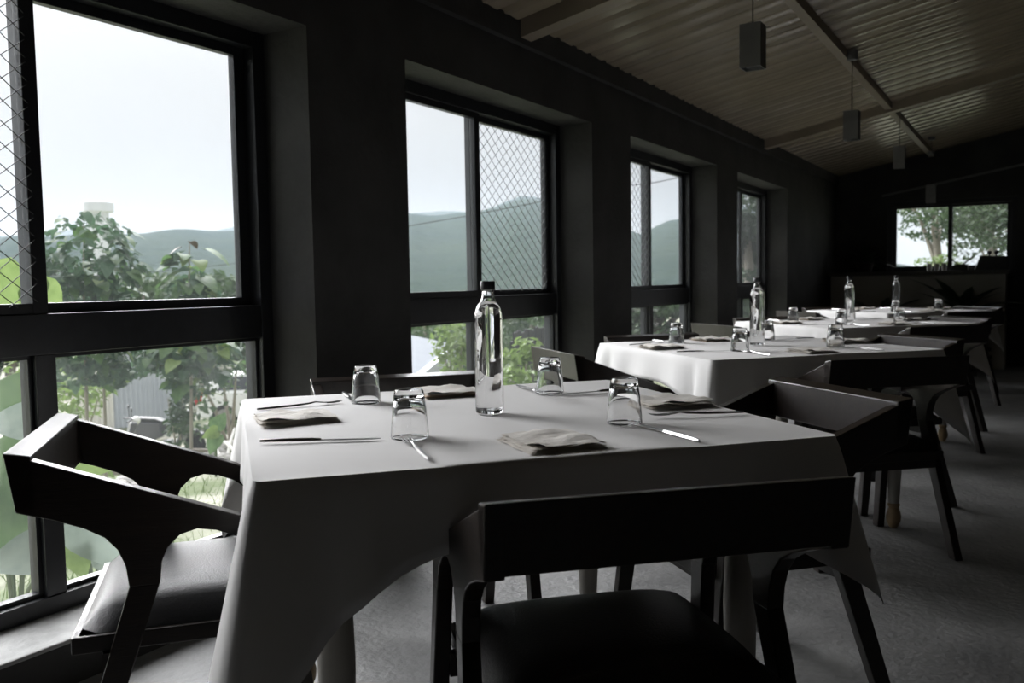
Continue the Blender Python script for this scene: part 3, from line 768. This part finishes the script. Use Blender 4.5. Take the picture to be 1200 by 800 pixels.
# ------------------------------------------------------------------ outdoors: trees and plants
LM = {k: leaf_mesh('leaf', 1, .82, M[k], 'heart', .28) for k in ('leaf', 'leafold', 'leafy', 'leafpale', 'leafred', 'leafbig', 'leafpl')}
LMl = {k: leaf_mesh('leaf', 1, .40, M[k], 'lance', .35) for k in ('leaf', 'leafy', 'leafbr', 'leafold')}
def ground_at(p): return Vector((p.x, p.y, hgt(p.x, p.y)))
def sapling(label, px, dist, top_py, crowns, n, ls, seed, mats_=('leafold', 'leaf'), stem_r=.022, tops=False, wts=None):
    """broad-leaved sapling: stem plus single leaves around given crown clumps (px,py,rx,rz metres)"""
    rnd = random.Random(seed); b = ground_at(at(px, 500, dist)); top = at(px, top_py, dist)
    R = thing('broadleaf_sapling', label, 'tree', b)
    T_ = top-b
    MB().tube([(0, 0, -.1), (T_.x*.3+.02, T_.y*.3, T_.z*.35), (T_.x*.7-.015, T_.y*.7, T_.z*.7), tuple(T_)], [stem_r, stem_r*.85, stem_r*.6, stem_r*.3], 8).build('stem', M['bark'], R)
    tot = sum(c[2]*c[3] for c in crowns)
    fm = leafy_mesh('foliage', M['leafold'], [(*(at(c[0], c[1], dist)-b), c[2]*.95, c[2]*.95, c[3]*.95) for c in crowns], int(n*3.2), ls*.85, seed+100)
    inst('foliage', fm, R)['kind'] = 'stuff'
    for (cx, cy_, rx, rz) in crowns:
        c = at(cx, cy_, dist)-b
        for k in range(max(2, int(n*rx*rz/tot))):
            a = rnd.uniform(0, 2*PI); e_ = math.asin(rnd.uniform(-.9, .95)); q = rnd.uniform(.35, 1)**.6
            p = c+Vector((rx*math.cos(a)*math.cos(e_)*q, rx*math.sin(a)*math.cos(e_)*q, rz*math.sin(e_)*q))
            m_ = rnd.choices(mats_, wts)[0]
            inst('leaf', LM[m_], R, p, (rnd.uniform(-.95, .15), rnd.uniform(-.4, .4), a-PI/2+rnd.uniform(-.5, .5)), ls*rnd.uniform(.65, 1.25))
    return R
mix = ('leafold', 'leaf', 'leafy'); wt = (.55, .38, .07)
sapling('dense round sapling with big grey-green leaves, left in the big window', 98, 10.5, 262,
        [(100, 300, .55, .50), (75, 345, .40, .40), (130, 320, .36, .40), (105, 395, .62, .45), (75, 430, .36, .28), (128, 435, .28, .22)], 290, .15, 1, mix, wts=wt)
sapling('thin-stemmed sapling leaning beside the dense one, leaves lower down', 120, 11.2, 340, [(120, 360, .38, .40), (150, 425, .36, .22), (112, 425, .30, .25)], 120, .15, 2, mix, wts=wt)
sapling('slim pale-stemmed sapling in front of the scooter and car', 222, 9.6, 285,
        [(218, 330, .22, .32), (228, 360, .34, .22), (215, 415, .40, .24), (250, 420, .34, .24), (225, 450, .26, .14), (190, 420, .25, .14)], 130, .17, 3, ('leaf', 'leafold', 'leafy'), wts=(.6, .25, .15), stem_r=.018)
R = C.objects[-1] if False else None
# top sprig of the slim sapling with reddish young leaves
tb = ground_at(at(222, 500, 9.6)); tsap = [o for o in C.objects if o.name.startswith('broadleaf_sapling')][-1]
for (px, py, m_, sc, rz) in ((212, 290, 'leafred', .15, 2.6), (224, 283, 'leafred', .12, .3), (240, 292, 'leaf', .30, -1.1), (205, 300, 'leaf', .24, 1.5), (232, 305, 'leafy', .2, -2), (213, 318, 'leaf', .28, 2.2), (235, 325, 'leaf', .28, -1.6)):
    inst('leaf', LM[m_], tsap, at(px, py, 9.6)-tb, (-.35, 0, rz), sc)

# big soft leaves right outside the nearest window
def big_plant(label, name, spec, base):
    """spec: leaf centre pixel, distance, material, length, heading of the tip (degrees, 0 = right, 90 = up), lean of the blade"""
    base = Vector(base); base.z = hgt(base.x, base.y)
    R = thing(name, label, 'plant', base)
    for (px, py, dist, m_, L, head, lean) in spec:
        c = at(px, py, dist); n = (Vector((0, 0, CAM_Z))-c).normalized()
        h_ = math.radians(head); t = (CR*math.cos(h_)+CU*math.sin(h_)); t = (t-n*t.dot(n)).normalized()
        n = (n+Vector((0, 0, lean))).normalized(); t = (t-n*t.dot(n)).normalized(); x = t.cross(n)
        p = c-t*L*.5-base
        o = inst('leaf', LM[m_], R); o.matrix_local = Matrix.LocRotScale(p, Matrix((x, t, n)).transposed().to_quaternion(), (L, L, L))
        MB().tube([(0, 0, 0), (p.x*.35, p.y*.35, p.z*.6), tuple(p)], [.010, .008, .005], 6).build('stalk', M['stem'], R)
    return R
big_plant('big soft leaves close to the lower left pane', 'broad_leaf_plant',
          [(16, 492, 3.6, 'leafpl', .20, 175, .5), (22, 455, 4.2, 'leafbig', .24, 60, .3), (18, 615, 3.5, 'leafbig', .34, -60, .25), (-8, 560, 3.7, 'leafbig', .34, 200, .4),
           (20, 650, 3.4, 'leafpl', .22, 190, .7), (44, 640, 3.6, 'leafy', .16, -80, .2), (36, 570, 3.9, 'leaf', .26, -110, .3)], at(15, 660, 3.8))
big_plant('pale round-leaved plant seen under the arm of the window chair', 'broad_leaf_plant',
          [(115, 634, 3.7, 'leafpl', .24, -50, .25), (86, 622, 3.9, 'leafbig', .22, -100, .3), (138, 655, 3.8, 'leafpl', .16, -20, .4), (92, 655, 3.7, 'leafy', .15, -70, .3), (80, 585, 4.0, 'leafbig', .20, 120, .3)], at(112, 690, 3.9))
big_plant('tall plant with glowing yellow-green leaves behind the window mullion', 'broad_leaf_plant',
          [(54, 358, 4.2, 'leafy', .20, -65, .15), (10, 350, 4.2, 'leafy', .28, -120, .15), (100, 542, 4.3, 'leafy', .22, -10, .25)], at(70, 620, 4.3))
big_plant('young plant with lobed yellow-green leaves beside the cloth edge', 'broad_leaf_plant',
          [(246, 508, 7.2, 'leafy', .13, 200, .3), (258, 492, 7.3, 'leaf', .16, 60, .3), (250, 520, 7.2, 'leafbig', .16, -110, .3)], at(252, 530, 7.3))

def shrub(name, label, px, py, dist, r, rz, count, size, m_, seed, cat='shrub', nb=6):
    rnd = random.Random(seed); c = at(px, py, dist); b = ground_at(c)
    R = thing(name, label, cat, b)
    cz_ = max(.2, c.z-b.z); bl = [(rnd.uniform(-.6, .6)*r, rnd.uniform(-.6, .6)*r, cz_+rnd.uniform(-.5, .5)*rz, r*rnd.uniform(.35, .6), r*rnd.uniform(.35, .6), rz*rnd.uniform(.35, .6)) for _ in range(nb)]
    bl.append((0, 0, cz_*.5, r*.7, r*.7, cz_*.5))
    me = leafy_mesh('foliage', M[m_], bl, count, size, seed); o = inst('foliage', me, R); o['kind'] = 'stuff'
    st = MB()
    for k in range(4): a = k*1.6+seed; st.tube([(0, 0, -.1), (.2*r*math.cos(a), .2*r*math.sin(a), cz_*.5), (.5*r*math.cos(a), .5*r*math.sin(a), cz_)], [.03*r+.008, .02*r+.006, .006], 6)
    st.build('stems', M['bark'], R)
    return R
def tree(label, px, base_py, dist, top_py, rad, count, size, m_, seed, trunk=.12, base=None, low=.35):
    rnd = random.Random(seed); b = at(px, base_py, dist) if base is None else base
    b = Vector((b.x, b.y, hgt(b.x, b.y))); top = at(px, top_py, dist).z; Ht = top-b.z
    R = thing('leafy_tree', label, 'tree', b); bl = []
    for k in range(11):
        a = rnd.uniform(0, 2*PI); q = rnd.uniform(.1, .75)*rad; zz = Ht*rnd.uniform(low+.1, .86)
        bl.append((q*math.cos(a), q*math.sin(a), zz, rad*rnd.uniform(.3, .5), rad*rnd.uniform(.3, .5), Ht*rnd.uniform(.10, .17)))
    bl.append((0, 0, Ht*.84, rad*.45, rad*.45, Ht*.16))
    me = leafy_mesh('foliage', M[m_], bl, count, size, seed); o = inst('foliage', me, R); o['kind'] = 'stuff'
    t = MB(); t.tube([(0, 0, -.3), (.03*rad, 0, Ht*.3), (-.04*rad, .03*rad, Ht*.8)], [trunk, trunk*.75, trunk*.25], 9)
    for k in range(5):
        bb = bl[k*2]; t.tube([(0, 0, Ht*(.32+.06*k)), (bb[0]*.5, bb[1]*.5, bb[2]-.1*Ht), (bb[0], bb[1], bb[2])], [trunk*.45, trunk*.3, trunk*.1], 6)
    t.build('trunk', M['bark'], R)
    return R
# view through the nearest window
shrub('yellow_shrub', 'pale yellow-green shrub at the left edge of the lower pane', 75, 465, 12, .8, .7, 700, .12, 'leafbr', 21)
shrub('dark_hedge_bush', 'dark upright bush behind the slim sapling stem', 206, 465, 17, .36, .75, 900, .10, 'leafdk', 22)
shrub('roadside_bush', 'small bush right of the sapling above the parked car', 268, 420, 20, 1.6, 1.0, 1100, .16, 'leafmid', 23)
for k, (px, d, tp_, rad, m_, lab) in enumerate(((170, 44, 318, 4.5, 'leafmid', 'hazy green tree in the valley right of the dense sapling'),
        (205, 52, 322, 5, 'leafdk', 'darker valley tree behind the slim sapling'), (245, 40, 318, 4, 'leafmid', 'valley tree left of the window edge, beneath the ridge'),
        (285, 46, 325, 5, 'leafdk', 'valley tree half hidden by the right frame of the big window'), (60, 50, 320, 5, 'leafmid', 'valley tree left behind the dense sapling'),
        (10, 42, 310, 4, 'leafdk', 'valley tree seen through mesh at the left edge'))):
    tree(lab, px, 400, d, tp_, rad, 2600, .42, m_, 30+k, .22, low=.1)
# view through the second window
shrub('bright_shrub', 'sunlit yellow-green shrub low in the second window, beside the bottle', 612, 425, 7.2, .20, .22, 260, .085, 'leafbr', 51)
shrub('bright_shrub', 'bright shrub below the first one at the glass of the second window', 596, 448, 6.6, .22, .16, 200, .085, 'leafbr', 52)
shrub('garden_bush', 'round green bush in the lower left pane of the second window', 532, 405, 9, .26, .34, 700, .07, 'leafbr', 53)
for k, (px, d, tp_, rad, m_, lab) in enumerate(((500, 24, 352, 3.2, 'leafmid', 'leafy tree behind the roof edge in the second window'), (560, 28, 350, 3.6, 'leafmid', 'garden tree behind the water bottle'),
        (625, 22, 345, 3.0, 'leafmid', 'tree above the dark fence in the second window'), (770, 16, 346, 2.2, 'leafmid', 'dense greenery low in the third window'),
        (700, 26, 350, 3.0, 'leafmid', 'tree hidden mostly by the pier before the third window'), (878, 15, 225, 1.3, 'leafdk', 'tall dark tree in the fourth window'),
        (905, 19, 290, 1.8, 'leafdk', 'dark tree right of the tall one in the fourth window'))):
    tree(lab, px, 400, d, tp_, rad, 5200, .15, m_, 60+k, .16, low=.12)
# view through the far window
tree('spreading tree with a bare trunk in the far window', 1096, 300, 21, 178, 1.7, 2200, .12, 'leafmid', 81, .13, low=.44)
shrub('garden_bush', 'pale bush at the foot of the tree in the far window', 1103, 308, 19.5, .5, .22, 700, .08, 'leafbr', 82)
shrub('garden_bush', 'low pale bush at the left of the far window', 1058, 318, 19, .5, .16, 500, .08, 'leafbr', 84)
for k, (px, d, tp_, rad, m_, lab) in enumerate(((1162, 24, 215, 1.5, 'leafmid', 'tree filling the meshed half of the far window'), (1200, 20, 215, 1.5, 'leafmid', 'darker tree at the right edge of the far window'))):
    tree(lab, px, 300, d, tp_, rad, 2000, .13, m_, 85+k, .16, low=.1)

# grass on the slope
rnd = np.random.default_rng(5); vs = []; fs = []
for k in range(26000):
    x = -2.6-rnd.uniform(0, 1)**1.6*9; y = rnd.uniform(-1.0, 12)
    if rnd.uniform() < .25+.5*(math.sin(x*.9+1)*math.sin(y*.8) > .2): 
        if rnd.uniform() < .5: continue
    z = hgt(x, y); h_ = rnd.uniform(.04, .13); a = rnd.uniform(0, 6.28); w_ = .0035; i0 = len(vs)
    lx, ly = rnd.normal(size=2)*.05
    vs += [(x-w_*math.cos(a), y-w_*math.sin(a), z), (x+w_*math.cos(a), y+w_*math.sin(a), z), (x+lx, y+ly, z+h_)]; fs.append((i0, i0+1, i0+2))
me = bpy.data.meshes.new('grass'); me.from_pydata(vs, [], fs); me.materials.append(M['grass'])
tag(inst('grass', me), 'short grass growing on the slope below the windows', 'grass', kind='stuff')

# ------------------------------------------------------------------ outdoors: built things
# sheeted shed wall behind the scooter
c0, c1 = at(84, 450, 27), at(215, 450, 27); gz = hgt(c0.x, c0.y)
R = thing('metal_shed', 'long shed with pale and blue-grey sheet walls behind the scooter', 'shed', (c0.x, c0.y, gz-.1), math.atan2(c1.y-c0.y, c1.x-c0.x))
Ls = (c1-c0).length
def sheet(x0, x1, z0, z1, m_, nm):
    m = MB(); n = int((x1-x0)/.12)
    pr = []
    for k in range(n): xx = x0+(x1-x0)*k/n; d = (x1-x0)/n; pr += [(xx, 0), (xx+d*.4, 0), (xx+d*.5, -.03), (xx+d*.9, -.03)]
    m.grid(len(pr), 2, lambda i, j: (pr[i][0], pr[i][1], (z0, z1)[j])); return m.build(nm, M[m_], R, 0, fixn=False)
sheet(0, Ls*.36, 0, 3.1, 'shedw', 'wall_sheet'); sheet(Ls*.36, Ls, 0, 3.1, 'shed', 'wall_sheet')
MB().box(0, Ls, .02, 3, 0, 3.1).build('shed_body', M['shed'], R, 0)
MB().prism([(-.3, 3.1), (3.2, 3.45), (3.2, 3.5), (-.3, 3.15)], lambda a, b: (-.2, a, b), lambda a, b: (Ls+.2, a, b)).build('roof', M['roofm'], R, 0)
# water tower
p = at(115, 248, 75); g = hgt(p.x, p.y)
R = thing('water_tower', 'white concrete water tower rising above the dense sapling', 'tower', (p.x, p.y, g), .9)
zt_ = at(115, 248, 75).z-g; zt2 = at(115, 237, 75).z-g
MB().lathe([(.85, 0), (.75, zt_*.5), (.75, zt_)], 20).build('shaft', M['tank'], R)
MB().lathe([(1.05, zt_-.05), (1.12, zt_), (1.12, zt2-.05), (1.05, zt2)], 24).build('tank', M['tank'], R)
# overhead wires
for (a, b_, lab) in (((150, 318, 34), (300, 303, 34), 'thin overhead wire crossing the valley in the big window'), ((440, 268, 30), (640, 232, 30), 'thin overhead wire before the hill in the second window'), ((740, 214, 30), (800, 204, 30), 'thin overhead wire high in the third window')):
    A, B = at(*a), at(*b_); dr = B-A; A -= dr*.4; B += dr*.4; mid = (A+B)/2-Vector((0, 0, .12))
    tag(MB().tube([A, (A*.75+B*.25)-Vector((0, 0, .09)), mid, (A*.25+B*.75)-Vector((0, 0, .09)), B], .012, 5).build('overhead_wire', M['cable']), lab, 'wire')

# parked car: x forward, y left, on the lower yard
def car(label, p, rz):
    R = thing('parked_car', label, 'car', p, rz)
    low = [(-2.0, .32), (-2.05, .55), (-2.02, .85), (-1.9, .98), (-1.2, 1.0), (1.0, .98), (1.85, .80), (2.05, .62), (2.05, .32), (1.75, .28), (-1.7, .28)]
    m = MB(); m.prism(low, lambda a, b: (a, -.84, b), lambda a, b: (a, .84, b)); m.build('body', M['carw'], R, 0, bevel=.05)
    cab = [(-1.93, .96), (-1.55, 1.36), (-1.2, 1.44), (.1, 1.44), (.5, 1.34), (1.15, .95)]
    m = MB(); m.prism(cab, lambda a, b: (a, -.82+.28*(b-.95), b), lambda a, b: (a, .82-.28*(b-.95), b)); m.build('cabin', M['carw'], R, 0, bevel=.04)
    for s in (-1, 1):
        for win in ([(-1.45, 1.02), (-1.25, 1.34), (-.95, 1.37), (-.55, 1.37), (-.55, 1.02)], [(-.48, 1.02), (-.48, 1.37), (.08, 1.37), (.40, 1.28), (.80, 1.02)]):
            MB().prism(win, lambda a, b: (a, s*(.826-.28*(b-.95)), b), lambda a, b: (a, s*(.80-.28*(b-.95)), b)).build('side_window', M['carglass'], R, 0)
        for x in (-1.28, 1.28):
            w_ = MB(); pr = [(.10, -.10), (.30, -.10), (.325, -.06), (.325, .06), (.30, .10), (.10, .10)]
            w_.lathe(pr, 22); o = w_.build('wheel', M['tyre'], R); o.location = (x, s*.76, .325); o.rotation_euler = (PI/2, 0, 0)
            h_ = MB().lathe([(.02, -.105), (.20, -.104), (.205, .104), (.02, .105)], 16).build('hubcap', M['rim'], o)
        MB().prism([(-2.07, .62), (-2.0, .95), (-1.78, .99), (-1.86, .70)], lambda a, b: (a, s*.70, b), lambda a, b: (a, s*.865, b)).build('tail_lamp', M['tail'], R, 0, bevel=.01)
        MB().box(-.78, -.60, s*.835, s*.865, .86, .885).build('door_handle', M['carw'], R, 0); MB().box(.22, .40, s*.835, s*.865, .86, .885).build('door_handle', M['carw'], R, 0)
    MB().prism([(-1.97, 1.02), (-1.66, 1.33), (-1.62, 1.33), (-1.93, 1.02)], lambda a, b: (a, -.62, b), lambda a, b: (a, .62, b)).build('rear_window', M['carglass'], R, 0)
    MB().box(-2.1, -1.95, -.8, .8, .34, .52).build('bumper', M['carw'], R, 0, bevel=.03)
    return R
pc = at(326, 500, 25.5); pc.z = hgt(pc.x, pc.y)
car('white hatchback with red tail lamp parked behind the sapling', pc, YAW+.12)
def scooter(label, p, rz):
    R = thing('motor_scooter', label, 'scooter', p, rz)
    for x in (-.62, .62):
        o = MB().lathe([(.15, -.045), (.21, -.05), (.235, 0), (.21, .05), (.15, .045)], 20).build('wheel', M['tyre'], R); o.location = (x, 0, .235); o.rotation_euler = (PI/2, 0, 0)
        MB().lathe([(.02, -.03), (.15, -.03), (.15, .03), (.02, .03)], 14).build('rim', M['rim'], o)
    MB().prism([(-.85, .55), (-.75, .72), (-.1, .70), (-.05, .40), (-.25, .32), (-.62, .42)], lambda a, b: (a, -.13, b), lambda a, b: (a, .13, b)).build('rear_body', M['bike'], R, 0, bevel=.03)
    MB().prism([(-.80, .73), (-.70, .80), (-.2, .78), (-.05, .72), (-.1, .69)], lambda a, b: (a, -.12, b), lambda a, b: (a, .12, b)).build('seat', M['blackp'], R, 0, bevel=.02)
    MB().box(-.1, .32, -.13, .13, .25, .32).build('footboard', M['bike'], R, 0, bevel=.02)
    MB().prism([(.28, .28), (.34, .28), (.62, .95), (.50, .98), (.40, .60)], lambda a, b: (a, -.17, b), lambda a, b: (a, .17, b)).build('leg_shield', M['bike'], R, 0, bevel=.03)
    MB().tube([(.62, 0, .24), (.50, 0, .95)], .03, 8).build('fork_tube', M['rim'], R)
    MB().prism([(.48, .44), (.72, .50), (.86, .40), (.80, .47), (.62, .56)], lambda a, b: (a, -.06, b), lambda a, b: (a, .06, b)).build('mudguard', M['bike'], R, 0)
    MB().tube([(.42, -.33, 1.0), (.52, -.12, 1.02), (.52, .12, 1.02), (.42, .33, 1.0)], .016, 8).build('handlebar', M['blackp'], R)
    MB().sphere((.60, 0, .98), .085, 12, 8).build('headlamp', M['ceramic'], R)
    for s in (-1, 1): MB().tube([(.5, s*.2, 1.02), (.5, s*.26, 1.2)], .008, 6).sphere((.5, s*.27, 1.23), .06, 10, 6, (.3, 1, .7)).build('mirror', M['blackp'], R)
    return R
ps = at(196, 505, 20); ps.z = hgt(ps.x, ps.y)+.25
scooter('grey motor scooter parked before the sheet-walled shed', ps, YAW-.15)
ps2 = at(120, 512, 18.5); ps2.z = hgt(ps2.x, ps2.y)+.2
scooter('second scooter half hidden behind the window chair', ps2, YAW+.5)
# timber edging, rocks, pale sticks between window and yard
for k, (px, py, d, L, lab) in enumerate(((222, 512, 19, 2.6, 'low timber edging board behind the slim sapling stem'), (185, 522, 17, 3.2, 'pale plank lying before the scooter'), (240, 525, 15, 2.2, 'grey board lying among rocks below the car'))):
    p = at(px, py, d); R_ = MB().box(-L/2, L/2, -.06, .06, 0, .28 if k == 0 else .10).build('timber_board', M['plank'], None, 0, bevel=.01)
    R_.location = (p.x, p.y, hgt(p.x, p.y)); R_.rotation_euler = (0, .02, YAW+.15*k-.1); tag(R_, lab, 'board')
rr = random.Random(17)
def rock(p, s, lab):
    b = MB().sphere((0, 0, 0), 1, 9, 6); b.v = [(x*(1+.25*math.sin(5*y+3*z+s*30)), y*(1+.22*math.sin(4*x+s*50)), z*.65) for x, y, z in b.v]
    o = b.build('garden_rock', M['rock'], None, .5); o.location = p; o.scale = (s, s*.85, s); o.rotation_euler = (0, 0, s*40); tag(o, lab, 'rock', 'rocks on the slope outside the big window')
rl = ['pale rock at the foot of the slim sapling', 'rock right of the sapling foot', 'low rock beside the tablecloth edge outside', 'rock under the far arm of the window chair, leftmost', 'rock under the far arm of the window chair, middle',
      'rock under the far arm of the window chair, rightmost', 'flat rock far left beyond the yellow shrub', 'grey rock beneath the pale sticks', 'small rock above the pale sticks', 'rock between the saplings']
for k, (px, py, d, s) in enumerate(((235, 535, 8.8, .16), (255, 528, 9.0, .13), (283, 540, 8.2, .15), (130, 560, 7.0, .18), (150, 565, 7.2, .16), (170, 575, 7.0, .14), (82, 500, 11, .22), (262, 545, 8.0, .12), (270, 520, 10, .2), (165, 525, 10, .2))):
    p = at(px, py, d); rock((p.x, p.y, hgt(p.x, p.y)+.03), s, rl[k])
for k, (a, b_) in enumerate((((243, 512, 8.6), (262, 545, 8.2)), ((250, 520, 8.8), (285, 530, 8.2)), ((275, 505, 9), (265, 550, 8.4)))):
    A, B = at(*a), at(*b_); A.z = hgt(A.x, A.y)+.28; B.z = hgt(B.x, B.y)+.02
    tag(MB().tube([A, (A+B)/2+Vector((0, 0, .03)), B], [.012, .016, .014], 6).build('bleached_stick', M['shedw']), ('bleached stick leaning on rocks, leftmost of three', 'bleached stick lying to the right, lowest of three', 'upright bleached stick nearest the tablecloth')[k], 'stick')
# second window: roof edge and dark fence
A, B = at(485, 425, 10.5), at(530, 400, 15.5)
R = thing('lean_to_roof', 'blue-grey metal roof edge in the lower left pane of the second window', 'roof', ((A+B)/2)*1.0, math.atan2(B.y-A.y, B.x-A.x))
Lr = (B-A).length; dzr = (B.z-A.z)
MB().hexa([(-Lr/2, -.05, -.18), (Lr/2, -.05, -.18), (-Lr/2, 2.4, .40), (Lr/2, 2.4, .40), (-Lr/2, -.05, -.10), (Lr/2, -.05, -.10), (-Lr/2, 2.4, .48), (Lr/2, 2.4, .48)]).build('roof_sheet', M['roofm'], R, 0)
MB().box(-Lr/2, Lr/2, -.12, -.03, -.24, -.08).build('gutter', M['shed'], R, 0)
for x in (-Lr*.4, Lr*.4): MB().box(x-.05, x+.05, .1, .2, -2.6, -.12).build('post', M['plank'], R, 0)
A, B = at(602, 402, 11.5), at(648, 402, 13.5); g = min(hgt(A.x, A.y), hgt(B.x, B.y))
R = thing('board_fence', 'dark upright board fence behind the bright shrub', 'fence', (A.x, A.y, g), math.atan2(B.y-A.y, B.x-A.x)); Lf = (B-A).length
ht = at(615, 387, 12).z-g; nb = max(6, int(Lf/.16)); bm = MB().box(0, Lf/nb-.012, -.012, .012, 0, ht).mesh('board', M['fence'], 0)
for k in range(nb): inst('board', bm, R, (k*Lf/nb, .006*(k % 2), .02*math.sin(k*2.3)))
MB().box(0, Lf, .015, .05, ht*.8, ht*.8+.08).build('rail', M['fence'], R, 0)
